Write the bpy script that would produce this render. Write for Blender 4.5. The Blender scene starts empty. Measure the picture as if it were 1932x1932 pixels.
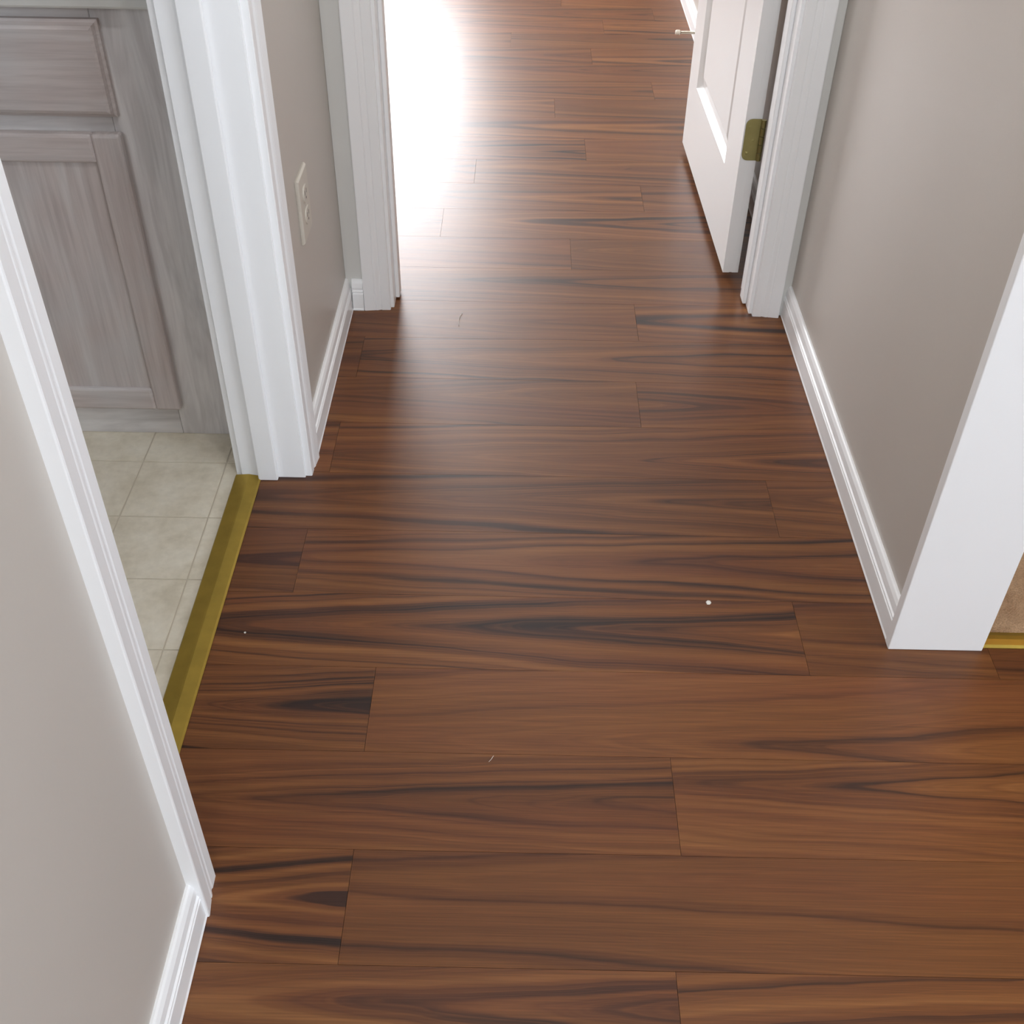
import bpy, bmesh, math, random
from mathutils import Vector, Matrix

# ------------------------------------------------------------------ camera
scene = bpy.context.scene
C = scene.collection
FOCAL_PX, PITCH, YAW, ROLL, CAM_H = 2092.7, 0.7112, -0.0058, 0.0151, 1.26
fwd = Vector((math.sin(YAW)*math.cos(PITCH), math.cos(YAW)*math.cos(PITCH), -math.sin(PITCH)))
rgt0 = Vector((math.cos(YAW), -math.sin(YAW), 0))
up0 = rgt0.cross(fwd)
rgt = rgt0*math.cos(ROLL) + up0*math.sin(ROLL)
upv = -rgt0*math.sin(ROLL) + up0*math.cos(ROLL)
cam_data = bpy.data.cameras.new('camera')
cam_data.sensor_width = 36.0
cam_data.lens = 36.0*FOCAL_PX/1932.0
cam_data.clip_start = 0.02
cam = bpy.data.objects.new('camera', cam_data)
C.objects.link(cam)
cam.matrix_world = Matrix(((rgt.x, upv.x, -fwd.x, 0), (rgt.y, upv.y, -fwd.y, 0),
                           (rgt.z, upv.z, -fwd.z, CAM_H), (0, 0, 0, 1)))
scene.camera = cam

# ------------------------------------------------------------------ view, world, daylight
scene.view_settings.view_transform = 'Standard'
scene.view_settings.look = 'None'
scene.view_settings.exposure = 0.0
scene.view_settings.gamma = 1.0
scene.view_settings.use_curve_mapping = False
scene.cycles.use_denoising = True
scene.cycles.max_bounces = 10
scene.cycles.diffuse_bounces = 6
scene.cycles.caustics_reflective = False
scene.cycles.caustics_refractive = False

world = bpy.data.worlds.new('world')
scene.world = world
world.use_nodes = True
world.node_tree.nodes['Background'].inputs[0].default_value = (0.62, 0.76, 1.0, 1)
world.node_tree.nodes['Background'].inputs[1].default_value = 1.0

def daylight(name, loc, aim, sx, sy, watts, col):
    l = bpy.data.lights.new(name, 'AREA')
    l.shape = 'RECTANGLE'; l.size = sx; l.size_y = sy
    l.energy = watts; l.color = col
    o = bpy.data.objects.new(name, l); C.objects.link(o)
    o.location = loc
    o.rotation_euler = Vector(aim).to_track_quat('-Z', 'Y').to_euler()
    return o

# daylight standing outside each window, the added side windows included
FAR_WIN = dict(x0=-1.45, x1=-0.30, z0=0.55, z1=1.88, y=5.75)
BACK_WIN = dict(x0=-0.34, x1=0.70, z0=0.75, z1=2.15, y=-3.0)
ADDED_SIDE_WIN = dict(x0=-1.70, x1=0.30, z0=0.75, z1=2.10, y=3.0)      # x0..x1 run along y in this added, unseen window, wall at x = 3
BATH_WIN = dict(x0=-1.45, x1=-0.75, z0=1.05, z1=1.95, y=-0.30)
def win_light(name, w, dy, aim, watts, col):
    daylight(name, ((w['x0']+w['x1'])/2, w['y']+dy, (w['z0']+w['z1'])/2), aim,
             w['x1']-w['x0'], w['z1']-w['z0'], watts, col)
win_light('daylight_far_room', FAR_WIN, 0.20, (0, -1, 0), 165, (0.95, 0.97, 1.0))
win_light('daylight_living_room', BACK_WIN, -0.20, (0, 1, 0), 70, (0.88, 0.95, 1.0))
daylight('fill_far_room_side', (-2.60, 3.75, 1.40), (1, 0, 0), 1.4, 1.2, 38, (0.95, 0.97, 1.0))  # added, unseen source lifting the far room floor and door
daylight('fill_side_window', (3.20, -0.70, 1.425), (-1, 0, 0), 2.0, 1.35, 90, (0.84, 0.92, 1.0))  # added, unseen source brightening the near left wall
win_light('daylight_bathroom', BATH_WIN, -0.20, (0, 1, 0), 11, (0.88, 0.94, 1.0))

# ------------------------------------------------------------------ helpers
def tag(o, label=None, cat=None, group=None, kind=None):
    if label: o['label'] = label
    if cat: o['category'] = cat
    if group: o['group'] = group
    if kind: o['kind'] = kind
    return o

def link_mesh(name, me, mat=None, parent=None):
    o = bpy.data.objects.new(name, me); C.objects.link(o)
    if mat and not me.materials: me.materials.append(mat)
    if parent: o.parent = parent
    return o

def empty(name, loc=(0, 0, 0)):
    o = bpy.data.objects.new(name, None); C.objects.link(o)
    o.location = loc; o.empty_display_size = 0.05
    return o

def bm_box(bm, x0, x1, y0, y1, z0, z1):
    v = [bm.verts.new(p) for p in ((x0,y0,z0),(x1,y0,z0),(x1,y1,z0),(x0,y1,z0),
                                   (x0,y0,z1),(x1,y0,z1),(x1,y1,z1),(x0,y1,z1))]
    for f in ((0,3,2,1),(4,5,6,7),(0,1,5,4),(1,2,6,5),(2,3,7,6),(3,0,4,7)):
        bm.faces.new([v[i] for i in f])
    return v

def finish(bm, name, mat, parent=None, smooth=False):
    bmesh.ops.recalc_face_normals(bm, faces=bm.faces)
    me = bpy.data.meshes.new(name); bm.to_mesh(me); bm.free()
    if smooth:
        for p in me.polygons: p.use_smooth = True
    return link_mesh(name, me, mat, parent)

def box(name, x0, x1, y0, y1, z0, z1, mat, parent=None, bev=0.0, seg=2):
    """box in its parent's frame (or world)"""
    bm = bmesh.new(); bm_box(bm, x0, x1, y0, y1, z0, z1)
    if bev > 0:
        bmesh.ops.bevel(bm, geom=bm.edges[:], offset=bev, segments=seg, affect='EDGES', profile=0.5)
    return finish(bm, name, mat, parent)

def boxes(name, lst, mat, parent=None):
    bm = bmesh.new()
    for b in lst: bm_box(bm, *b)
    return finish(bm, name, mat, parent)

def sweep(name, prof, origin, u, t, axis, length, mat, parent=None, end_cut=0.0):
    """extrude a 2D profile [(u,t)...] along axis"""
    bm = bmesh.new()
    o, u, t, a = Vector(origin), Vector(u), Vector(t), Vector(axis)
    r0 = [bm.verts.new(o + u*p[0] + t*p[1]) for p in prof]
    r1 = [bm.verts.new(o + u*p[0] + t*p[1] + a*length) for p in prof]
    n = len(prof)
    for i in range(n):
        bm.faces.new((r0[i], r0[(i+1) % n], r1[(i+1) % n], r1[i]))
    bm.faces.new(r0); bm.faces.new(r1[::-1])
    return finish(bm, name, mat, parent)

def lathe(name, prof, mat, parent=None, seg=20, axis='Z', origin=(0,0,0)):
    bm = bmesh.new(); rings = []
    for r, h in prof:
        ring = []
        for k in range(seg):
            a = 2*math.pi*k/seg
            p = (r*math.cos(a), r*math.sin(a), h)
            if axis == 'X': p = (h, p[0], p[1])
            elif axis == 'Y': p = (p[0], h, p[1])
            ring.append(bm.verts.new(Vector(p)+Vector(origin)))
        rings.append(ring)
    for A, B in zip(rings[:-1], rings[1:]):
        for k in range(seg):
            bm.faces.new((A[k], A[(k+1) % seg], B[(k+1) % seg], B[k]))
    bm.faces.new(rings[0][::-1]); bm.faces.new(rings[-1])
    return finish(bm, name, mat, parent, smooth=False)

# ------------------------------------------------------------------ materials
class NT:
    def __init__(s, name):
        s.m = bpy.data.materials.new(name); s.m.use_nodes = True
        s.t = s.m.node_tree; s.t.nodes.clear()
        s.out = s.t.nodes.new('ShaderNodeOutputMaterial')
    def n(s, typ, **kw):
        nd = s.t.nodes.new('ShaderNode'+typ)
        for k, v in kw.items(): setattr(nd, k, v)
        return nd
    def l(s, a, b): s.t.links.new(a, b)
    def val(s, x):
        nd = s.n('Value'); nd.outputs[0].default_value = x; return nd.outputs[0]
    def math(s, op, a, b=None, c=None, clamp=False):
        nd = s.n('Math', operation=op); nd.use_clamp = clamp
        for i, x in enumerate((a, b, c)):
            if x is None: continue
            if isinstance(x, (int, float)): nd.inputs[i].default_value = x
            else: s.l(x, nd.inputs[i])
        return nd.outputs[0]
    def attr(s, name):
        nd = s.n('Attribute', attribute_type='OBJECT', attribute_name=name); return nd.outputs['Fac']
    def noise(s, vec, scale, detail=3, rough=0.55, dist=0.0, dims='3D', w=None):
        nd = s.n('TexNoise', noise_dimensions=dims)
        nd.inputs['Scale'].default_value = scale; nd.inputs['Detail'].default_value = detail
        nd.inputs['Roughness'].default_value = rough; nd.inputs['Distortion'].default_value = dist
        if vec is not None and dims != '1D': s.l(vec, nd.inputs['Vector'])
        if w is not None: s.l(w, nd.inputs['W'])
        return nd.outputs[0]
    def ramp(s, fac, stops, interp='LINEAR'):
        nd = s.n('ValToRGB'); cr = nd.color_ramp; cr.interpolation = interp
        while len(cr.elements) < len(stops): cr.elements.new(0.5)
        for e, (p, c) in zip(cr.elements, stops):
            e.position = p; e.color = (*c, 1) if len(c) == 3 else c
        s.l(fac, nd.inputs[0]); return nd.outputs[0]
    def mix(s, fac, a, b, blend='MIX'):
        nd = s.n('Mix', data_type='RGBA', blend_type=blend)
        for sock, x in ((nd.inputs[0], fac), (nd.inputs[6], a), (nd.inputs[7], b)):
            if isinstance(x, (int, float)): sock.default_value = x
            elif isinstance(x, tuple): sock.default_value = (*x, 1)
            else: s.l(x, sock)
        return nd.outputs[2]
    def mapping(s, vec, scale=(1,1,1), loc=None):
        nd = s.n('Mapping'); nd.inputs['Scale'].default_value = scale
        s.l(vec, nd.inputs['Vector'])
        if loc is not None: s.l(loc, nd.inputs['Location'])
        return nd.outputs[0]
    def bsdf(s, col, rough=0.5, spec=0.5, metal=0.0, bump=None, bstr=0.1, bdist=0.001):
        b = s.n('BsdfPrincipled')
        if isinstance(col, tuple): b.inputs['Base Color'].default_value = (*col, 1)
        else: s.l(col, b.inputs['Base Color'])
        if isinstance(rough, (int, float)): b.inputs['Roughness'].default_value = rough
        else: s.l(rough, b.inputs['Roughness'])
        b.inputs['Specular IOR Level'].default_value = spec
        b.inputs['Metallic'].default_value = metal
        if bump is not None:
            bn = s.n('Bump'); bn.inputs['Strength'].default_value = bstr
            bn.inputs['Distance'].default_value = bdist
            s.l(bump, bn.inputs['Height']); s.l(bn.outputs[0], b.inputs['Normal'])
        s.l(b.outputs[0], s.out.inputs[0]); return b

def coords(nt, kind='Object'):
    return nt.n('TexCoord').outputs[kind]

def mat_paint(name, col, rough=0.6, texture=0.02, spec=0.4, bscale=260):
    nt = NT(name); p = nt.n('NewGeometry').outputs['Position']
    v = nt.noise(p, 3.0, 3)
    c = nt.ramp(v, ((0.3, tuple(x*(1-texture) for x in col)), (0.7, tuple(min(1, x*(1+texture)) for x in col))))
    nt.bsdf(c, rough, spec, bump=nt.noise(p, bscale, 2), bstr=0.12, bdist=0.0006)
    return nt.m

M_WALL = mat_paint('wall_paint_greige', (0.55, 0.51, 0.465), 0.38, 0.01, 0.5)
M_CEIL = mat_paint('ceiling_white', (0.80, 0.79, 0.77), 0.9)
M_TRIM = mat_paint('trim_white_gloss', (0.89, 0.895, 0.905), 0.32, 0.005, 0.5, 60)
M_DOOR = mat_paint('door_white', (0.75, 0.74, 0.73), 0.28, 0.005, 0.5, 60)
M_FILL = mat_paint('filler_white_shaded', (0.66, 0.655, 0.63), 0.5, 0.01)  # white filler, colour greyed to carry the shade of the recessed corners
M_PLATE = mat_paint('ivory_plastic', (0.60, 0.56, 0.49), 0.35, 0.0, 0.5, 50)
M_COUNTER = mat_paint('pale_countertop', (0.66, 0.65, 0.62), 0.3, 0.04, 0.5, 40)
M_SLOT = mat_paint('dark_slot', (0.03, 0.03, 0.03), 0.6, 0.0)
M_RUBBER = mat_paint('white_rubber', (0.80, 0.76, 0.66), 0.6, 0.0)
M_SUB = mat_paint('subfloor_dark', (0.05, 0.03, 0.02), 0.8, 0.1)
M_CHIP = mat_paint('white_chip', (0.75, 0.72, 0.66), 0.7, 0.05)

def mat_wood_floor():
    nt = NT('walnut_laminate')
    P = coords(nt)
    seed = nt.attr('grain_seed'); xc = nt.attr('grain_x'); yc = nt.attr('grain_y')
    sl = nt.attr('grain_slope'); tone = nt.attr('grain_tone')
    sv = nt.n('CombineXYZ'); nt.l(seed, sv.inputs[0]); nt.l(nt.math('MULTIPLY', seed, 1.37), sv.inputs[1]); nt.l(seed, sv.inputs[2])
    Q = nt.n('VectorMath', operation='ADD'); nt.l(P, Q.inputs[0]); nt.l(sv.outputs[0], Q.inputs[1])
    Q = Q.outputs[0]
    warp = nt.math('SUBTRACT', nt.noise(nt.mapping(Q, (2.2, 9, 1)), 1.0, 2), 0.5)
    warp2 = nt.math('SUBTRACT', nt.noise(nt.mapping(Q, (9, 55, 1)), 1.0, 2), 0.5)
    warp3 = nt.math('SUBTRACT', nt.noise(nt.mapping(Q, (3.0, 4, 1)), 1.0, 2), 0.5)
    sp = nt.n('SeparateXYZ'); nt.l(P, sp.inputs[0])
    dx = nt.math('MULTIPLY', nt.math('ADD', nt.math('SUBTRACT', sp.outputs[0], xc), nt.math('MULTIPLY', warp3, 0.25)), sl)
    dy = nt.math('ADD', nt.math('SUBTRACT', sp.outputs[1], yc), nt.math('MULTIPLY', warp, 0.035))
    r = nt.math('SUBTRACT', nt.math('SQRT', nt.math('ADD', 0.00012, nt.math('MULTIPLY', dy, dy))), dx)
    r = nt.math('ADD', r, nt.math('MULTIPLY', warp2, 0.006))
    w = nt.math('ADD', nt.math('MULTIPLY', r, 52.0), nt.math('MULTIPLY', seed, 7.0))
    ring = nt.noise(None, 1.0, 4, 0.60, dims='1D', w=w)
    con = nt.attr('grain_contrast')
    ring = nt.math('SUBTRACT', ring, 0.5)
    pin = nt.noise(None, 1.0, 2, 0.5, dims='1D', w=nt.math('MULTIPLY', w, 6.0))
    ring = nt.math('ADD', ring, nt.math('MULTIPLY', nt.math('SUBTRACT', pin, 0.5), 0.12))
    # streaks are strongest where a slow noise says so
    pres = nt.noise(nt.mapping(Q, (1.6, 11, 1)), 1.0, 1)
    ring = nt.math('ADD', ring, nt.math('MULTIPLY', nt.math('SUBTRACT', pres, 0.5), 0.34))
    ring = nt.math('ADD', nt.math('MULTIPLY', ring, con), 0.53)
    bold = nt.attr('grain_bold')
    band = nt.math('MULTIPLY', nt.math('ADD', r, 0.002), 130.0)
    band = nt.math('POWER', 2.718, nt.math('MULTIPLY', nt.math('MULTIPLY', band, band), -1.0))
    ring = nt.math('SUBTRACT', ring, nt.math('MULTIPLY', nt.math('MULTIPLY', band, bold), 0.32))
    base = nt.ramp(ring, ((0.27, (0.018, 0.008, 0.006)), (0.36, (0.060, 0.022, 0.009)),
                          (0.45, (0.130, 0.044, 0.0135)), (0.60, (0.180, 0.066, 0.0185)), (0.78, (0.235, 0.095, 0.028))))
    red = nt.noise(nt.mapping(Q, (1.1, 14, 1)), 1.0, 2)
    base = nt.mix(nt.math('MULTIPLY', nt.math('SUBTRACT', red, 0.45, clamp=True), 1.6, clamp=True), base, (0.165, 0.050, 0.020), 'MIX')
    fib = nt.noise(nt.mapping(Q, (7, 420, 1)), 1.0, 3, 0.6)
    base = nt.mix(1.0, base, nt.ramp(fib, ((0.25, (0.72, 0.70, 0.68)), (0.75, (1.18, 1.18, 1.18)))), 'MULTIPLY')
    tn = nt.n('CombineColor'); 
    for i in range(3): nt.l(tone, tn.inputs[i])
    base = nt.mix(1.0, base, tn.outputs[0], 'MULTIPLY')
    rough = nt.math('ADD', 0.375, nt.math('MULTIPLY', fib, 0.05))
    nt.bsdf(base, rough, 0.42, bump=fib, bstr=0.06, bdist=0.0004)
    return nt.m
M_FLOOR = mat_wood_floor()

def mat_pickled(name, vertical=True, gain=1.0, grey=0.0):
    nt = NT(name); P = nt.n('NewGeometry').outputs['Position']
    s = (38, 38, 3.0) if vertical else (3.0, 38, 38)
    s2 = (160, 160, 7) if vertical else (7, 160, 160)
    a = nt.noise(nt.mapping(P, s), 1.0, 3, 0.55, 0.6)
    b = nt.noise(nt.mapping(P, s2), 1.0, 3)
    big = nt.noise(P, 7.0, 2)
    c = nt.ramp(a, ((0.30, (0.470, 0.400, 0.380)), (0.5, (0.540, 0.475, 0.455)), (0.75, (0.585, 0.54, 0.525))))
    c = nt.mix(1.0, c, nt.ramp(b, ((0.3, (0.87, 0.86, 0.86)), (0.6, (1.05, 1.05, 1.05)))), 'MULTIPLY')
    c = nt.mix(nt.math('MULTIPLY', nt.math('SUBTRACT', big, 0.42, clamp=True), 1.5, clamp=True), c, (0.52, 0.52, 0.525))
    if grey > 0:
        wash = nt.noise(nt.mapping(P, (26, 26, 4) if vertical else (4, 26, 26)), 1.0, 3, 0.6, 1.2)
        c = nt.mix(grey, c, nt.ramp(wash, ((0.35, (0.40, 0.395, 0.395)), (0.5, (0.52, 0.515, 0.515)), (0.65, (0.62, 0.615, 0.61)))))
        c = nt.mix(1.0, c, (gain, gain, gain), 'MULTIPLY')
    nt.bsdf(c, 0.45, 0.4, bump=b, bstr=0.15, bdist=0.0005)
    return nt.m
M_OAK_V = mat_pickled('pickled_oak_upright', True)
M_OAK_H = mat_pickled('pickled_oak_level', False)
M_FRAME_V = mat_pickled('grey_washed_oak_upright', True, 1.25, 0.6)
M_FRAME_H = mat_pickled('grey_washed_oak_level', False, 1.2, 0.6)

def mat_tile():
    nt = NT('beige_vinyl_tile'); P = nt.n('NewGeometry').outputs['Position']
    a = nt.noise(P, 14, 4, 0.6); b = nt.noise(P, 70, 3, 0.6)
    c = nt.ramp(a, ((0.3, (0.60, 0.54, 0.42)), (0.5, (0.70, 0.64, 0.52)), (0.72, (0.76, 0.71, 0.60))))
    c = nt.mix(1.0, c, nt.ramp(b, ((0.3, (0.93, 0.93, 0.92)), (0.7, (1.04, 1.04, 1.04)))), 'MULTIPLY')
    nt.bsdf(c, 0.38, 0.45, bump=b, bstr=0.1, bdist=0.0005)
    return nt.m
M_TILE = mat_tile()
M_GROUT = mat_paint('vinyl_joint', (0.55, 0.49, 0.39), 0.6, 0.05)

def mat_brass(name, col, rough):
    nt = NT(name); P = nt.n('NewGeometry').outputs['Position']
    v = nt.noise(P, 30, 3)
    c = nt.ramp(v, ((0.3, tuple(x*0.9 for x in col)), (0.7, tuple(x*1.08 for x in col))))
    nt.bsdf(c, rough, 0.5, 0.75, bump=nt.noise(P, 300, 2), bstr=0.08, bdist=0.0004)
    return nt.m
M_BRASS = mat_brass('brass_anodised', (0.38, 0.26, 0.045), 0.42)
M_HINGE = mat_brass('aged_brass', (0.30, 0.26, 0.10), 0.40)
M_STEEL = mat_brass('nickel', (0.55, 0.50, 0.40), 0.35)

def mat_carpet():
    nt = NT('tan_carpet'); P = nt.n('NewGeometry').outputs['Position']
    a = nt.noise(P, 420, 2); b = nt.noise(P, 40, 3)
    c = nt.ramp(b, ((0.3, (0.42, 0.27, 0.16)), (0.7, (0.54, 0.37, 0.23))))
    c = nt.mix(1.0, c, nt.ramp(a, ((0.3, (0.75, 0.75, 0.75)), (0.7, (1.1, 1.1, 1.1)))), 'MULTIPLY')
    nt.bsdf(c, 0.95, 0.1, bump=a, bstr=0.6, bdist=0.003)
    return nt.m
M_CARPET = mat_carpet()

def mat_glass():
    nt = NT('window_glass')
    tr = nt.n('BsdfTransparent'); gl = nt.n('BsdfGlossy'); gl.inputs['Roughness'].default_value = 0.02
    mx = nt.n('MixShader'); mx.inputs[0].default_value = 0.06
    nt.l(tr.outputs[0], mx.inputs[1]); nt.l(gl.outputs[0], mx.inputs[2]); nt.l(mx.outputs[0], nt.out.inputs[0])
    return nt.m
M_GLASS = mat_glass()
def mat_lamp(name, col):
    nt = NT(name); e = nt.n('Emission')
    e.inputs[0].default_value = (*col, 1); e.inputs[1].default_value = 3.0
    nt.l(e.outputs[0], nt.out.inputs[0]); return nt.m
M_LAMP = mat_lamp('lamp_glass_warm', (1.0, 0.62, 0.28))
M_FILL_LAMP = mat_lamp('fill_lamp_glass_white', (0.96, 0.98, 1.0))

# ------------------------------------------------------------------ key dimensions (metres)
XL = -0.381          # hall left wall face
XLB = -0.495         # same wall, bathroom face
XR = 0.585           # hall right wall face
XRR = 0.701          # same wall, carpeted room side
YP = 1.157           # front of the white end board
YF = 2.147           # hall end wall face
YFB = 2.263          # same wall, far room side
CEIL = 2.44
D0, D1 = 0.759, 1.546      # bathroom door opening between jamb faces
O0, O1 = -0.279, 0.502     # far door opening between jamb faces
HEAD = 2.04

# ------------------------------------------------------------------ walls, ceiling
def wall(name, lst, label, mat=M_WALL):
    return tag(boxes(name, lst, mat), label, kind='structure')

J = 0.019    # jamb thickness
wall('wall_left', [(XLB, XL, -3.0, D0-J, 0, CEIL), (XLB, XL, D1+J, YF, 0, CEIL), (XLB, XL, D0-J, D1+J, HEAD+J, CEIL)],
     'greige painted hall wall on the left with the bathroom doorway')
wall('wall_right', [(XR, XRR, YP+0.018, YF, 0, CEIL)], 'greige painted hall wall on the right ending in a white board')
wall('wall_far', [(XLB, O0-J, YF, YFB, 0, CEIL), (O1+J, XRR, YF, YFB, 0, CEIL), (O0-J, O1+J, YF, YFB, HEAD+J, CEIL)],
     'end wall of the hall around the far doorway')
w = FAR_WIN
wall('wall_far_room_back', [(-2.4, w['x0'], w['y'], w['y']+.12, 0, CEIL), (w['x1'], 0.71, w['y'], w['y']+.12, 0, CEIL),
      (w['x0'], w['x1'], w['y'], w['y']+.12, 0, w['z0']), (w['x0'], w['x1'], w['y'], w['y']+.12, w['z1'], CEIL)],
     'back wall of the far room with its bright window')
wall('wall_far_room_right', [(0.592, 0.701, YFB, 5.75, 0, CEIL)], 'right wall of the far room behind the open door')
wall('wall_far_room_left', [(-2.52, -2.4, YFB, 3.05, 0, CEIL), (-2.52, -2.4, 4.45, 5.87, 0, CEIL), (-2.52, -2.4, 3.05, 4.45, 0, 0.80), (-2.52, -2.4, 3.05, 4.45, 2.00, CEIL)], 'left wall of the far room')
wall('wall_far_room_front', [(-2.52, XLB, YFB-0.06, YFB, 0, CEIL)], 'front wall of the far room beside the doorway')
w = BACK_WIN
wall('wall_back', [(-0.5, w['x0'], w['y']-.12, w['y'], 0, CEIL), (w['x1'], 3.12, w['y']-.12, w['y'], 0, CEIL),
      (w['x0'], w['x1'], w['y']-.12, w['y'], 0, w['z0']), (w['x0'], w['x1'], w['y']-.12, w['y'], w['z1'], CEIL)],
     'wall behind the viewer with the wide window')
w = ADDED_SIDE_WIN
wall('wall_living_room_side', [(3.0, 3.12, -3.0, w['x0'], 0, CEIL), (3.0, 3.12, w['x1'], 3.9, 0, CEIL), (3.0, 3.12, w['x0'], w['x1'], 0, w['z0']), (3.0, 3.12, w['x0'], w['x1'], w['z1'], CEIL)], 'side wall of the living room')
wall('wall_living_room_end', [(XRR, 3.12, 3.9, 4.02, 0, CEIL)], 'end wall of the carpeted room')
w = BATH_WIN
wall('wall_bathroom_front', [(-1.9, w['x0'], w['y']-.12, w['y'], 0, CEIL), (w['x1'], XLB, w['y']-.12, w['y'], 0, CEIL),
      (w['x0'], w['x1'], w['y']-.12, w['y'], 0, w['z0']), (w['x0'], w['x1'], w['y']-.12, w['y'], w['z1'], CEIL)],
     'bathroom wall with its window')
wall('wall_bathroom_side', [(-2.02, -1.9, -0.42, YFB-0.06, 0, CEIL)], 'far side wall of the bathroom')
tag(boxes('ceiling', [(-2.6, 3.2, -3.2, 5.95, CEIL, CEIL+0.1)], M_CEIL), 'flat white ceiling', kind='structure')

# ------------------------------------------------------------------ plank floor
random.seed(4)
floor = boxes('floor', [(-0.50, 3.0, -3.0, 1.165, -0.04, -0.0085), (-0.47, 0.72, 1.165, YFB, -0.04, -0.0085),
                        (-2.4, 0.70, YFB, 5.75, -0.04, -0.0085)], M_SUB)
tag(floor, 'glossy dark walnut laminate plank floor running through hall and rooms', kind='structure')
PW, Y0, PL = 0.154, 0.639, 1.22
GAP = 0.0005
joint = {-1: 0.197, 0: -0.201, 1: 0.219, 2: -0.206, 3: 0.442, 4: -0.356, 5: 0.448, 6: -0.341, 7: 0.235,
         8: -0.33, 9: 0.252, 10: -0.29, 11: 0.117, 12: -0.20, 13: 0.31, 14: -0.13, 15: 0.173, 16: -0.36, 17: 0.091,
         18: 0.40, 19: -0.25, 20: 0.22, 21: -0.051}
mesh_cache = {}
def plank_mesh(L, W):
    key = (round(L, 4), round(W, 4))
    if key not in mesh_cache:
        bm = bmesh.new(); bm_box(bm, -L/2, L/2, -W/2, W/2, -0.008, 0)
        bmesh.ops.recalc_face_normals(bm, faces=bm.faces)
        me = bpy.data.meshes.new('plank'); bm.to_mesh(me); bm.free(); me.materials.append(M_FLOOR)
        mesh_cache[key] = me
    return mesh_cache[key]
def plank(x0, x1, y0, y1, grain=None):
    o = bpy.data.objects.new('plank', plank_mesh(x1-x0-GAP, y1-y0-GAP)); C.objects.link(o)
    o.parent = floor
    o.location = ((x0+x1)/2, (y0+y1)/2, 0)
    g = dict(grain_seed=random.uniform(0, 60), grain_x=random.uniform(-0.6, 0.6), grain_y=random.uniform(-0.035, 0.035),
             grain_slope=random.choice([0.05, 0.065, 0.08, 0.06, -0.06]), grain_tone=random.uniform(0.82, 1.02), grain_bold=random.choice([0, 0.35, 0.6, 0.3]), grain_contrast=random.uniform(0.85, 1.12))
    if grain: g.update(grain)
    if 'wx' in g: g['grain_x'] = g.pop('wx') - o.location.x
    if 'wy' in g: g['grain_y'] = g.pop('wy') - o.location.y
    for k, v in g.items(): o[k] = float(v)
    return o
def row_span(k):
    y0 = Y0+PW*k; y1 = y0+PW
    if y0 < 0.70 and y1 <= 1.17: return -0.40, 3.0
    if y1 <= 1.17: return -0.463, 3.0
    if y0 < 2.1: return -0.463, 0.725
    return (-2.4, 0.70) if y0 > YFB-PW else (-0.463, 0.70)
GRAIN = {(2, 'L'): dict(grain_contrast=1.2, wx=-0.37, wy=1.030, grain_slope=0.085, grain_bold=1.0), (3, 'L'): dict(grain_contrast=1.1, wx=-0.13, wy=1.185, grain_slope=0.075, grain_bold=0.8),
         (1, 'L'): dict(grain_seed=21.7, grain_contrast=1.0, wx=-0.30, wy=0.868, grain_slope=0.055, grain_bold=0.35), (0, 'L'): dict(grain_contrast=1.1, wx=-0.35, wy=0.722, grain_slope=0.085, grain_bold=1.0),
         (1, 'R'): dict(wx=0.22, wy=0.905, grain_slope=0.07, grain_bold=0.5), (2, 'R'): dict(grain_contrast=0.6, wx=0.30, wy=0.970, grain_slope=0.08, grain_bold=0.3),
         (0, 'R'): dict(grain_contrast=0.6, wx=0.2, wy=0.76, grain_slope=0.04, grain_bold=0.0),
         (-1, 'L'): dict(wx=-0.10, wy=0.590, grain_slope=0.07, grain_bold=0.3), (5, 'L'): dict(wx=0.20, wy=1.495, grain_slope=0.06, grain_bold=0.6),
         (6, 'R'): dict(wx=0.0, wy=1.615, grain_slope=0.06, grain_bold=0.5), (4, 'R'): dict(wx=0.15, wy=1.34, grain_slope=0.06, grain_bold=0.0)}
for k in range(-23, 34):
    y0 = Y0+PW*k; y1 = y0+PW
    if y1 < -2.95 or y0 > 5.7: continue
    y0 = max(y0, -3.0); y1 = min(y1, 5.75)
    a, b = row_span(k)
    j = joint.get(k, random.uniform(-0.55, 0.55))
    xs = [j + PL*i for i in range(-4, 5)]
    cuts = [a] + [x for x in xs if a+0.03 < x < b-0.03] + [b]
    for i, (xa, xb) in enumerate(zip(cuts[:-1], cuts[1:])):
        side = 'L' if (xa+xb)/2 < j else 'R'
        if abs(xb-j) > 0.01 and abs(xa-j) > 0.01: side = ''
        plank(xa, xb, y0, y1, GRAIN.get((k, side)))
    if k == 3:   # row cut short in front of the carpeted room
        for xa, xb in ((0.725, 1.662), (1.662, 2.882), (2.882, 3.0)): plank(xa, xb, y0, 1.165)

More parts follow.
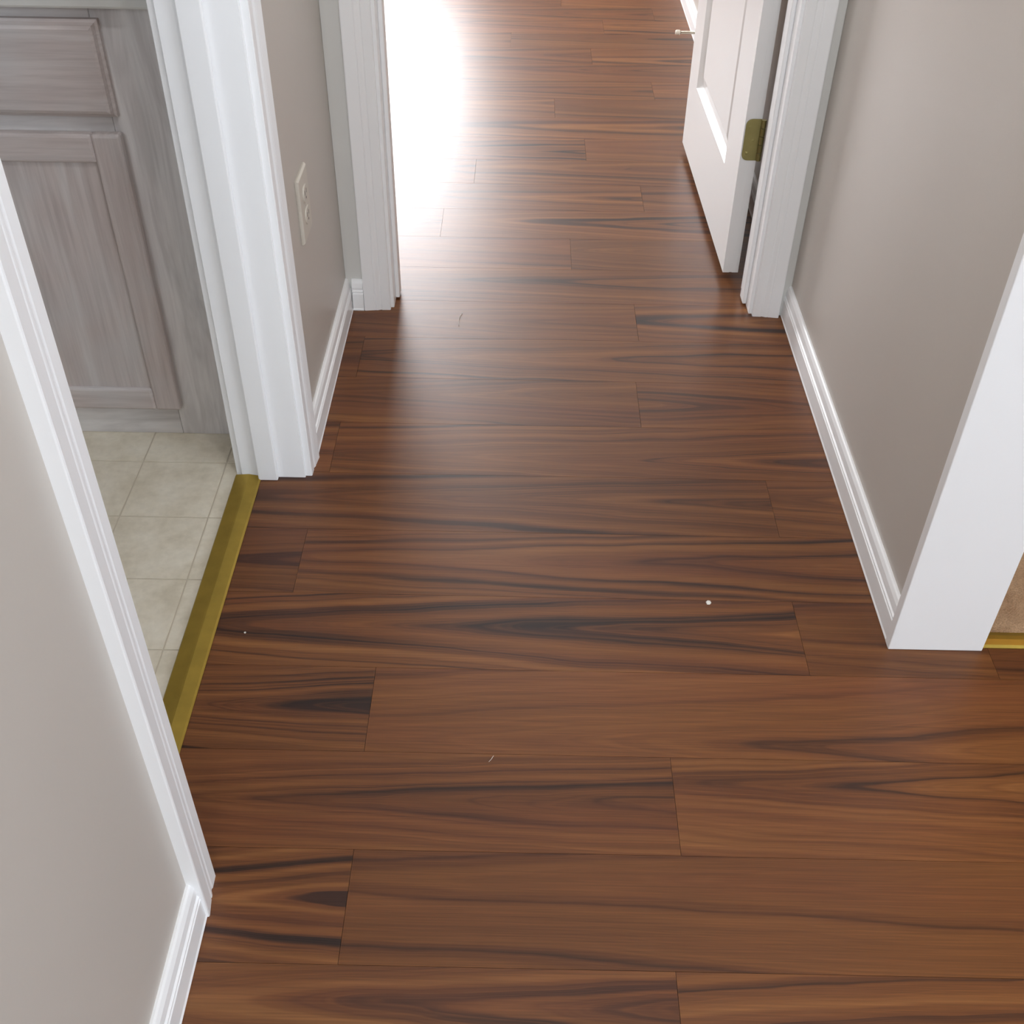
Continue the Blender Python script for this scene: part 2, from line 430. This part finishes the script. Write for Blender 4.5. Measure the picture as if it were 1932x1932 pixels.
# bathroom floor tiles
bfloor = boxes('floor_bathroom', [(-1.9, -0.485, -0.30, YFB-0.06, -0.03, -0.0010)], M_GROUT)
tag(bfloor, 'pale beige square tile pattern floor of the bathroom', kind='structure')
TS, TX, TY = 0.1523, -0.5315, 1.2795
me_cache = {}
for i in range(-9, 2):
    for j in range(-11, 7):
        x0, x1 = TX+TS*i, TX+TS*(i+1); y0, y1 = TY+TS*j, TY+TS*(j+1)
        x0, x1, y0, y1 = max(x0, -1.9), min(x1, -0.487), max(y0, -0.3), min(y1, 2.2)
        if x1-x0 < 0.01 or y1-y0 < 0.01: continue
        key = (round(x1-x0, 4), round(y1-y0, 4))
        if key not in me_cache:
            bm = bmesh.new(); g = 0.0014
            bm_box(bm, -key[0]/2+g, key[0]/2-g, -key[1]/2+g, key[1]/2-g, -0.0010, 0.0)
            bmesh.ops.recalc_face_normals(bm, faces=bm.faces)
            me = bpy.data.meshes.new('tile'); bm.to_mesh(me); bm.free(); me.materials.append(M_TILE); me_cache[key] = me
        o = bpy.data.objects.new('tile', me_cache[key]); C.objects.link(o); o.parent = bfloor
        o.location = ((x0+x1)/2, (y0+y1)/2, 0)

# carpet
def carpet():
    bm = bmesh.new()
    nx, ny = 60, 72
    x0, x1, y0, y1 = XRR, 3.0, 1.190, 3.9
    vs = [[bm.verts.new((x0+(x1-x0)*i/nx, y0+(y1-y0)*j/ny, 0.004+random.uniform(-0.001, 0.001))) for i in range(nx+1)] for j in range(ny+1)]
    for j in range(ny):
        for i in range(nx): bm.faces.new((vs[j][i], vs[j][i+1], vs[j+1][i+1], vs[j+1][i]))
    bm_box(bm, x0, x1, y0, y1, -0.03, 0.0)
    return finish(bm, 'floor_carpet', M_CARPET)
tag(carpet(), 'tan carpet of the room to the right beyond the brass strip', kind='structure')

# ------------------------------------------------------------------ trim profiles
CW = 0.057
CAS = [(0, 0), (0, 0.0100), (0.0015, 0.0112), (0.0180, 0.0116), (0.0195, 0.0106), (0.0215, 0.0106), (0.0260, 0.0124), (0.0285, 0.0132),
       (0.0310, 0.0133), (0.0325, 0.0127), (0.0340, 0.0134), (0.0545, 0.0160), (0.0565, 0.0155), (0.057, 0.0140), (0.057, 0)]
BH = 0.072
# baseboard: u = height, t = thickness
BAS = [(0, 0), (0, 0.0130), (0.0025, 0.0140), (0.0060, 0.0125), (0.0400, 0.0120), (0.0420, 0.0100), (0.0440, 0.0112), (0.0460, 0.0112),
       (0.0480, 0.0085), (0.0500, 0.0085), (0.0540, 0.0100), (0.0640, 0.0085), (0.0700, 0.0055), (0.072, 0.003), (0.072, 0)]

ntrim = [0]
def trim():
    ntrim[0] += 1
    return 'trim_%d' % ntrim[0]

def casing_piece(origin, u, t, length, label, parent=None, name=None, axis=(0,0,1)):
    o = sweep(name or trim(), CAS, origin, u, t, axis, length, M_TRIM, parent)
    if parent is None: tag(o, label, kind='structure')
    return o

R_ = 0.006   # reveal
# bathroom doorway: casing on hall side, far and near legs, and head
casing_piece((XL, D1+R_, 0), (0,1,0), (1,0,0), HEAD+R_+CW, 'white door casing on the far side of the bathroom doorway')
casing_piece((XL, D0-R_, 0), (0,-1,0), (1,0,0), HEAD+R_+CW, 'white door casing on the near side of the bathroom doorway')
casing_piece((XL, D0-R_, HEAD+R_), (0,0,1), (1,0,0), D1-D0+2*R_, 'white head casing over the bathroom doorway', axis=(0,1,0))
casing_piece((XLB, D1+R_, 0), (0,1,0), (-1,0,0), HEAD+R_+CW, 'white casing on the bathroom face of its doorway, beside the cabinet')
casing_piece((XLB, D0-R_, 0), (0,-1,0), (-1,0,0), HEAD+R_+CW, 'white casing on the bathroom face of its doorway, near leg')
# jambs with stops
def jamb_y(yface, sgn, label):
    r = empty(trim(), ((XL+XLB)/2, yface, 0)); tag(r, label, kind='structure')
    ox, oy = (XL+XLB)/2, yface
    y0, y1 = sorted((0, sgn*J))
    box('jamb_board', XLB-ox, XL-ox, y0, y1, 0, HEAD, M_TRIM, r, 0.0008, 1)
    s0, s1 = sorted((0, -sgn*0.010))
    box('door_stop_moulding', -0.464-ox, -0.429-ox, s0, s1, 0, HEAD-0.01, M_TRIM, r, 0.002, 2)
    return r
jamb_y(D1, 1, 'white jamb of the bathroom doorway with a proud stop, beside the cabinet')
jamb_y(D0, -1, 'white near jamb of the bathroom doorway')
tag(box(trim(), XLB, XL, D0, D1, HEAD, HEAD+J, M_TRIM), 'white head jamb of the bathroom doorway', kind='structure')

# far doorway
casing_piece((O0-R_-0.001, YF, 0), (-1,0,0), (0,-1,0), HEAD+R_+CW, 'white casing left of the far doorway')
casing_piece((O1+R_+0.001, YF, 0), (1,0,0), (0,-1,0), HEAD+R_+CW, 'white casing right of the far doorway, by the open door')
casing_piece((O0-R_, YF, HEAD+R_), (0,0,1), (0,-1,0), O1-O0+2*R_, 'white head casing over the far doorway', axis=(1,0,0))
casing_piece((O0-R_, YFB, 0), (-1,0,0), (0,1,0), HEAD+R_+CW, 'white casing of the far doorway on the far room face, left leg')
def jamb_x(xface, sgn, label):
    r = empty(trim(), (xface, YF, 0)); tag(r, label, kind='structure')
    x0, x1 = sorted((0, sgn*J))
    box('jamb_board', x0, x1, 0, YFB-YF, 0, HEAD, M_TRIM, r, 0.0008, 1)
    s0, s1 = sorted((0, -sgn*0.009))
    box('door_stop_moulding', s0, s1, 0.036, 0.072, 0.004, HEAD-0.01, M_TRIM, r, 0.002, 2)
    return r
jamb_x(O0, -1, 'white left jamb of the far doorway')
jamb_x(O1, 1, 'white right jamb of the far doorway where the door hangs')
tag(box(trim(), O0, O1, YF, YFB, HEAD, HEAD+J, M_TRIM), 'white head jamb of the far doorway', kind='structure')
# white filler strips between casing and hall corners
tag(box(trim(), XL+0.0005, O0-R_-0.001-CW-0.0005, YF-0.004, YF, 0.0, CEIL, M_FILL), 'narrow white filler strip in the left corner at the hall end', kind='structure')
tag(box(trim(), O1+R_+0.001+CW+0.0005, XR-0.0005, YF-0.004, YF, 0.0, CEIL, M_FILL), 'narrow white filler strip in the right corner at the hall end', kind='structure')

# end board of the right wall
tag(box(trim(), 0.571, 0.715, YP, YP+0.018, 0, CEIL, M_TRIM, None, 0.0015, 2), 'wide white board capping the end of the right hall wall', kind='structure')

# baseboards
def baseboard(name, origin, t, axis, length, label):
    tag(sweep(name, BAS, origin, (0,0,1), t, axis, length, M_TRIM), label, kind='structure')
baseboard('baseboard_left_near', (XL, -3.0, 0), (1,0,0), (0,1,0), 3.0+D0-R_-CW, 'white moulded baseboard at the foot of the near left wall')
baseboard('baseboard_left_far', (XL, D1+R_+CW, 0), (1,0,0), (0,1,0), YF-D1-R_-CW-0.004, 'white moulded baseboard at the foot of the left hall wall beyond the bathroom')
baseboard('baseboard_right', (XR, YP+0.018, 0), (-1,0,0), (0,1,0), YF-YP-0.018-0.004, 'white moulded baseboard along the right hall wall')
baseboard('baseboard_far_left', (XL+0.014, YF-0.004, 0), (0,-1,0), (1,0,0), O0-R_-0.001-CW-XL-0.0145, 'short baseboard return in the left corner at the hall end')
baseboard('baseboard_far_room_right', (0.592, YFB+0.02, 0), (-1,0,0), (0,1,0), 3.45, 'white baseboard on the far room wall behind the open door')
baseboard('baseboard_far_room_back', (-2.4, 5.75, 0), (0,-1,0), (1,0,0), 2.978, 'white baseboard on the back wall of the far room')
baseboard('baseboard_back', (XL+0.015, -3.0, 0), (0,1,0), (1,0,0), 3.36, 'white baseboard behind the viewer')

# ------------------------------------------------------------------ windows
def window(name, w, d, label):
    r = empty(name, ((w['x0']+w['x1'])/2, w['y'], w['z0'])); tag(r, label, kind='structure')
    W = w['x1']-w['x0']; H = w['z1']-w['z0']; f = 0.045
    y0, y1 = sorted((d*0.03, d*0.09)); ym = (y0+y1)/2
    for b in ((-W/2, -W/2+f, 0, H), (W/2-f, W/2, 0, H)):
        box('window_stile', b[0], b[1], y0, y1, b[2], b[3], M_TRIM, r)
    for z in (0, H-f, H/2-0.02):
        box('window_rail', -W/2+f, W/2-f, y0, y1, z, z+f, M_TRIM, r)
    box('pane', -W/2+f, W/2-f, ym-0.002, ym+0.002, f, H/2-0.02, M_GLASS, r)
    box('pane', -W/2+f, W/2-f, ym-0.002, ym+0.002, H/2-0.02+f, H-f, M_GLASS, r)
    y0, y1 = sorted((-d*0.03, d*0.03))
    box('window_sill', -W/2-0.04, W/2+0.04, -0.05 if d > 0 else 0.001, -0.001 if d > 0 else 0.05, -0.025, -0.002, M_TRIM, r)
window('window_1', FAR_WIN, 1, 'bright white framed window of the far room')
window('window_2', BACK_WIN, -1, 'wide white framed window behind the viewer')
r4 = dict(x0=ADDED_SIDE_WIN['x0'], x1=ADDED_SIDE_WIN['x1'], z0=ADDED_SIDE_WIN['z0'], z1=ADDED_SIDE_WIN['z1'], y=0)
window('added_window_4', r4, 1, 'unseen white framed window added in the living room side wall to light the near left wall')  # unseen window added to brighten the near left wall
w4 = bpy.data.objects['added_window_4']; w4.location = (3.0, (r4['x0']+r4['x1'])/2, r4['z0']); w4.rotation_euler = (0, 0, -math.pi/2)
window('added_window_5', dict(x0=3.05, x1=4.45, z0=0.80, z1=2.00, y=0), 1, 'unseen white framed window added in the left wall of the far room for more light')  # unseen window added to lift the far room light
w5 = bpy.data.objects['added_window_5']; w5.location = (-2.4, 3.75, 0.80); w5.rotation_euler = (0, 0, math.pi/2)
window('window_3', BATH_WIN, -1, 'small white framed bathroom window')

# ------------------------------------------------------------------ panel door of the far room
def panel_slab(root, L, T, H, gap):
    """moulded three-panel slab in local frame: x thickness (0..T), y length (0..L); face at x=0 looks to -x"""
    sa, sb = 0.150, 0.125
    cols = [(sa, L-sb)]
    rows = [(0.215-gap, 0.80), (1.00, 1.62), (1.74, 1.915)]
    core = 0.0145
    box('core', core, T-core, 0.0005, L-0.0005, 0.0005, H-0.0005, M_DOOR, root)
    for fx0, fx1, sg in ((0.0, core, 1), (T-core, T, -1)):
        for n, a in enumerate(((0, sa), (L-sb, L))):
            box('stile', fx0, fx1, a[0], a[1], 0, H, M_DOOR, root)
        zs = [0] + [z for r_ in rows for z in r_] + [H]
        for z0, z1 in zip(zs[0::2], zs[1::2]):
            for y0, y1 in cols:
                box('rail', fx0, fx1, y0, y1, z0, z1, M_DOOR, root)
        for y0, y1 in cols:
            for z0, z1 in rows:
                bm = bmesh.new()
                xf = fx0 if sg > 0 else fx1
                def ring(ins, dep):
                    x = xf + sg*dep
                    return [bm.verts.new((x, y0+ins, z0+ins)), bm.verts.new((x, y1-ins, z0+ins)),
                            bm.verts.new((x, y1-ins, z1-ins)), bm.verts.new((x, y0+ins, z1-ins))]
                rs = [ring(0, 0.0), ring(0.0015, 0.0015), ring(0.0115, 0.0135), ring(0.0150, 0.0138), ring(0.045, 0.0060), ring(0.047, 0.0056)]
                for A, B in zip(rs[:-1], rs[1:]):
                    for q in range(4): bm.faces.new((A[q], A[(q+1) % 4], B[(q+1) % 4], B[q]))
                bm.faces.new(rs[-1])
                me_o = finish(bm, 'panel', M_DOOR, root)
DOOR_L, DOOR_T, DOOR_GAP = 0.748, 0.035, 0.020
door = empty('door_1', (0.462, 2.296, DOOR_GAP))
door.rotation_euler = (0, 0, math.radians(1.3))
tag(door, 'white panelled door standing open into the far room', kind='structure')
panel_slab(door, DOOR_L, DOOR_T, 2.005, DOOR_GAP)

def hinge(zc):
    r = empty('hinge'); r.parent = door; r.location = (0, 0, zc)
    # leaf with rounded left corners on the hinge edge (faces -y)
    H, x0, x1, rad, th = 0.089, 0.0025, 0.034, 0.013, 0.0022
    bm = bmesh.new(); pts = [(x1, -H/2), (x1, H/2)]
    for cx, cz, a0 in ((x0+rad, H/2-rad, 90), (x0+rad, -H/2+rad, 180)):
        for q in range(7):
            a = math.radians(a0+15*q); pts.append((cx+rad*math.cos(a), cz+rad*math.sin(a)))
    A = [bm.verts.new((p[0], -th, p[1])) for p in pts]; B = [bm.verts.new((p[0], 0.0, p[1])) for p in pts]
    n = len(pts)
    for q in range(n): bm.faces.new((A[q], A[(q+1) % n], B[(q+1) % n], B[q]))
    bm.faces.new(A); bm.faces.new(B[::-1])
    finish(bm, 'leaf', M_HINGE, r)
    for q in range(5):
        z0 = -H/2 + q*H/5
        lathe('knuckle', [(0.0050, z0+0.0006), (0.0055, z0+0.001), (0.0055, z0+H/5-0.001), (0.0050, z0+H/5-0.0006)], M_HINGE, r, 14, 'Z', (0.0385, -0.004, 0))
    for sx, sz in ((0.012, 0.028), (0.022, 0.0), (0.012, -0.028)):
        lathe('screw', [(0.0036, -0.0021), (0.0036, -0.0027), (0.0020, -0.0030)], M_HINGE, r, 10, 'Y', (sx, 0, sz))
    return r
hinge(0.312); hinge(1.02); hinge(1.76)
def knob(side):
    r = empty('knob'); r.parent = door; r.location = (0.0 if side < 0 else DOOR_T, DOOR_L-0.06, 0.92)
    s = side
    lathe('rosette', [(0.032, 0.0), (0.032, s*0.004), (0.026, s*0.007)], M_HINGE, r, 24, 'X')
    lathe('knob_grip', [(0.011, s*0.007), (0.011, s*0.030), (0.022, s*0.036), (0.027, s*0.048), (0.022, s*0.060), (0.010, s*0.064)], M_HINGE, r, 24, 'X')
knob(-1); knob(1)

# door stop on the far room baseboard
ds = empty('door_stop', (0.580, 3.93, 0.040))
tag(ds, 'small door stop with white rubber tip on the far room baseboard', 'door stop')
lathe('base_plate', [(0.010, 0.0005), (0.010, -0.003), (0.006, -0.005)], M_STEEL, ds, 16, 'X')
spr = []
bm = bmesh.new()
turns, seg, Lr = 14, 12, 0.052
prev = None
for i in range(turns*seg+1):
    a = 2*math.pi*i/seg; x = -0.005 - Lr*i/(turns*seg)
    c = Vector((x, 0.0042*math.cos(a), 0.0042*math.sin(a)))
    ring = []
    for q in range(4):
        b = math.pi/2*q
        ring.append(bm.verts.new(c + Vector((0.0013*math.sin(b), 0.0013*math.cos(b)*math.cos(a), 0.0013*math.cos(b)*math.sin(a)))))
    if prev:
        for q in range(4): bm.faces.new((prev[q], prev[(q+1) % 4], ring[(q+1) % 4], ring[q]))
    prev = ring
finish(bm, 'spring', M_STEEL, ds)
lathe('rubber_tip', [(0.0065, -0.056), (0.0085, -0.058), (0.0085, -0.068), (0.006, -0.072)], M_RUBBER, ds, 16, 'X')

# ------------------------------------------------------------------ thresholds
def strip(name, prof, origin, u, axis, length, label, mat):
    o = sweep(name, prof, origin, u, (0,0,1), axis, length, mat)
    tag(o, label, 'threshold strip')
    return o
strip('threshold_strip', [(0, 0.0), (0, 0.0015), (0.002, 0.0042), (0.023, 0.0058), (0.026, 0.0058), (0.044, 0.0028), (0.047, 0.0008), (0.047, 0)],
      (-0.507, D0+0.0005, 0.0005), (1,0,0), (0,1,0), D1-D0-0.001, 'brass threshold strip across the bathroom doorway', M_BRASS)
strip('threshold_strip', [(0, 0.0), (0, 0.001), (0.004, 0.004), (0.014, 0.0062), (0.022, 0.0060), (0.030, 0.004), (0.030, 0)],
      (0.7155, 1.163, 0.0005), (0,1,0), (1,0,0), 2.28, 'brass strip between plank floor and tan carpet at right', M_BRASS)

# ------------------------------------------------------------------ vanity cabinet in the bathroom
CY = 1.672
CX1, CX0, CH = -0.497, -1.40, 0.765
cab = empty('vanity_cabinet', ((CX0+CX1)/2, CY, 0))
tag(cab, 'pickled grey oak bathroom vanity cabinet with drawer front over panel door', 'cabinet')
ox, oy = cab.location.x, cab.location.y
def cbox(name, x0, x1, y0, y1, z0, z1, mat, parent=cab, bev=0.0008):
    return box(name, x0-ox, x1-ox, y0-oy, y1-oy, z0, z1, mat, parent, bev, 1)
cbox('body', CX0, CX1, CY+0.0195, CY+0.52, 0.004, CH, M_OAK_V)
cbox('stile', -0.631, CX1, CY, CY+0.019, 0.0, CH, M_FRAME_V)
cbox('stile', -0.985, -0.941, CY, CY+0.019, 0.048, CH, M_FRAME_V)
cbox('stile', CX0, -1.28, CY, CY+0.019, 0.048, CH, M_FRAME_V)
for x0, x1 in ((-0.941, -0.6315), (-1.28, -0.9855)):
    cbox('rail', x0, x1, CY, CY+0.019, 0.735, CH, M_FRAME_H)
    cbox('rail', x0, x1, CY, CY+0.019, 0.570, 0.617, M_FRAME_H)
cbox('rail', CX0, -0.6315, CY, CY+0.019, 0.0, 0.0785, M_FRAME_H)

def raised_slab(name, x0, x1, z0, z1, yback, T, mat, parent, rings):
    """front slab facing -y; rings = [(inset, forward)]"""
    bm = bmesh.new()
    def ring(ins, fw):
        return [bm.verts.new((p[0]-ox, yback-fw-oy, p[1])) for p in ((x0+ins, z0+ins), (x1-ins, z0+ins), (x1-ins, z1-ins), (x0+ins, z1-ins))]
    rs = [ring(0, 0)] + [ring(i, f) for i, f in rings]
    for A, B in zip(rs[:-1], rs[1:]):
        for q in range(4): bm.faces.new((A[q], A[(q+1) % 4], B[(q+1) % 4], B[q]))
    bm.faces.new(rs[-1]); bm.faces.new(rs[0][::-1])
    return finish(bm, name, mat, parent)
def front_pair(xa, xb):
    raised_slab('drawer_front', xa, xb, 0.606, 0.748, CY-0.0005, 0.019, M_OAK_H, cab,
                [(0.0, 0.008), (0.004, 0.0095), (0.007, 0.0165), (0.012, 0.0185), (0.014, 0.0185)])
    # door: frame and recessed panel
    d = empty('door'); d.parent = cab; d.location = (0, 0, 0)
    za, zb, fw, T = 0.065, 0.582, 0.047, 0.019
    def bev_bar(name, x0, x1, z0, z1, mat):
        return box(name, x0-ox, x1-ox, CY-T-oy, CY-0.0005-oy, z0, z1, mat, d, 0.0055, 3)
    bev_bar('door_stile', xb-fw, xb, za, zb, M_OAK_V)
    bev_bar('door_stile', xa, xa+fw, za, zb, M_OAK_V)
    bev_bar('door_rail', xa+fw-0.002, xb-fw+0.002, zb-fw, zb-0.0003, M_OAK_H)
    bev_bar('door_rail', xa+fw-0.002, xb-fw+0.002, za+0.0003, za+fw, M_OAK_H)
    box('door_panel', xa+fw-ox-0.004, xb-fw-ox+0.004, CY-0.0125-oy, CY-0.002-oy, za+fw-0.004, zb-fw+0.004, M_OAK_V, d)
front_pair(-0.955, -0.619)
front_pair(-1.30, -0.971)
ct = empty('vanity_countertop', ((CX0+CX1)/2, CY+0.25, CH))
tag(ct, 'pale countertop resting on the pickled oak vanity cabinet', 'countertop')
box('slab', -0.4515, 0.4505, -0.272, 0.272, 0.0005, 0.032, M_COUNTER, ct, 0.004, 2)
box('backsplash', -0.4515, 0.4505, 0.252, 0.272, 0.0325, 0.13, M_COUNTER, ct, 0.003, 2)

# ------------------------------------------------------------------ outlet on the left hall wall
ol = empty('wall_outlet', (XL, 1.792, 0.409))
tag(ol, 'ivory duplex outlet plate low on the left hall wall', 'outlet')
def plate_mesh():
    bm = bmesh.new()
    def ring(ins, t):
        return [bm.verts.new((t, a*(0.041-ins), b*(0.0575-ins))) for a, b in ((-1,-1),(1,-1),(1,1),(-1,1))]
    rs = [ring(0, 0.0003), ring(0, 0.003), ring(0.0025, 0.0062), ring(0.004, 0.0066)]
    for A, B in zip(rs[:-1], rs[1:]):
        for q in range(4): bm.faces.new((A[q], A[(q+1) % 4], B[(q+1) % 4], B[q]))
    bm.faces.new(rs[-1]); bm.faces.new(rs[0][::-1])
    return finish(bm, 'plate', M_PLATE, ol)
plate_mesh()
for zc in (-0.0195, 0.0195):
    rc = empty('receptacle'); rc.parent = ol; rc.location = (0.0066, 0, zc)
    bm = bmesh.new(); pts = []
    for q in range(28):
        a = 2*math.pi*q/28; y = 0.0172*math.cos(a); z = max(-0.0140, min(0.0140, 0.0172*math.sin(a))); pts.append((y, z))
    A = [bm.verts.new((0.0, *p)) for p in pts]; B = [bm.verts.new((0.0022, p[0]*0.96, p[1]*0.96)) for p in pts]
    for q in range(28): bm.faces.new((A[q], A[(q+1) % 28], B[(q+1) % 28], B[q]))
    bm.faces.new(B); bm.faces.new(A[::-1])
    finish(bm, 'face', M_PLATE, rc)
    for yy in (-0.0063, 0.0063): box('slot', 0.0020, 0.0024, yy-0.001, yy+0.001, -0.001, 0.007, M_SLOT, rc)
    box('ground_hole', 0.0020, 0.0024, -0.002, 0.002, -0.009, -0.005, M_SLOT, rc)
lathe('screw', [(0.003, 0.0064), (0.003, 0.0074), (0.002, 0.0078)], M_PLATE, ol, 12, 'X')

# ------------------------------------------------------------------ warm ceiling lamp in the carpeted room
lamp = empty('ceiling_lamp', (1.75, 2.15, CEIL))
tag(lamp, 'round ceiling lamp glowing warm above the carpeted room', 'lamp')
lathe('canopy', [(0.10, -0.001), (0.10, -0.02), (0.15, -0.028), (0.15, -0.034)], M_BRASS, lamp, 28)
lathe('lamp_glass', [(0.14, -0.034), (0.145, -0.055), (0.12, -0.085), (0.06, -0.105), (0.01, -0.11)], M_LAMP, lamp, 28)
pl = bpy.data.lights.new('lamp_bulb', 'POINT'); pl.energy = 9; pl.color = (1.0, 0.42, 0.08); pl.shadow_soft_size = 0.07
po = bpy.data.objects.new('lamp_bulb', pl); C.objects.link(po); po.parent = lamp; po.location = (0, 0, -0.19)

fill_lamp = empty('ceiling_lamp', (0.08, 0.72, CEIL))  # unseen lamp, added and placed to brighten the hall walls and baseboards
tag(fill_lamp, 'unseen round white ceiling lamp added to light the near end of the hall', 'lamp')
lathe('canopy', [(0.10, -0.001), (0.10, -0.02), (0.15, -0.028), (0.15, -0.034)], M_STEEL, fill_lamp, 28)
lathe('lamp_glass', [(0.14, -0.034), (0.145, -0.055), (0.12, -0.085), (0.06, -0.105), (0.01, -0.11)], M_FILL_LAMP, fill_lamp, 28)
pl2 = bpy.data.lights.new('lamp_bulb', 'POINT'); pl2.energy = 23; pl2.color = (0.96, 0.98, 1.0); pl2.shadow_soft_size = 0.07
po2 = bpy.data.objects.new('lamp_bulb', pl2); C.objects.link(po2); po2.parent = fill_lamp; po2.location = (0, 0, -0.19)

# ------------------------------------------------------------------ bits on the floor
def chip(loc, s, label, rot):
    bm = bmesh.new()
    pts = [(-1, -0.5), (-0.2, -0.9), (0.8, -0.5), (1.0, 0.3), (0.2, 0.8), (-0.7, 0.6)]
    A = [bm.verts.new((p[0]*s, p[1]*s*1.2, 0.0002)) for p in pts]
    B = [bm.verts.new((p[0]*s*0.85, p[1]*s, s*0.45*(0.6+0.5*((i*7) % 5)/5))) for i, p in enumerate(pts)]
    for q in range(6): bm.faces.new((A[q], A[(q+1) % 6], B[(q+1) % 6], B[q]))
    bm.faces.new(B); bm.faces.new(A[::-1])
    o = finish(bm, 'paint_chip', M_CHIP); o.location = loc; o.rotation_euler = (0, 0, rot)
    tag(o, label, 'paint chip')
chip((0.308, 1.250, 0), 0.0045, 'small white paint chip on the planks near the right baseboard', 0.5)
chip((-0.415, 1.166, 0), 0.0018, 'tiny white paint crumb beside the brass threshold strip', 1.2)
def fibre(pts, label, rad=0.0006):
    bm = bmesh.new(); prev = None
    for i, p in enumerate(pts):
        ring = [bm.verts.new((p[0]+rad*math.cos(a), p[1]+rad*math.sin(a)*0.5, 0.0012+rad*math.sin(a))) for a in (0, 1.57, 3.14, 4.71)]
        if prev:
            for q in range(4): bm.faces.new((prev[q], prev[(q+1) % 4], ring[(q+1) % 4], ring[q]))
        prev = ring
    o = finish(bm, 'thread', M_CHIP); tag(o, label, 'thread')
fibre([(-0.128, 2.128), (-0.132, 2.115), (-0.134, 2.10), (-0.134, 2.088), (-0.133, 2.076)], 'curved white thread lying in the glare near the far doorway')
fibre([(-0.032, 0.933), (-0.029, 0.937), (-0.026, 0.943)], 'short pale thread on the planks in the foreground', 0.0003)
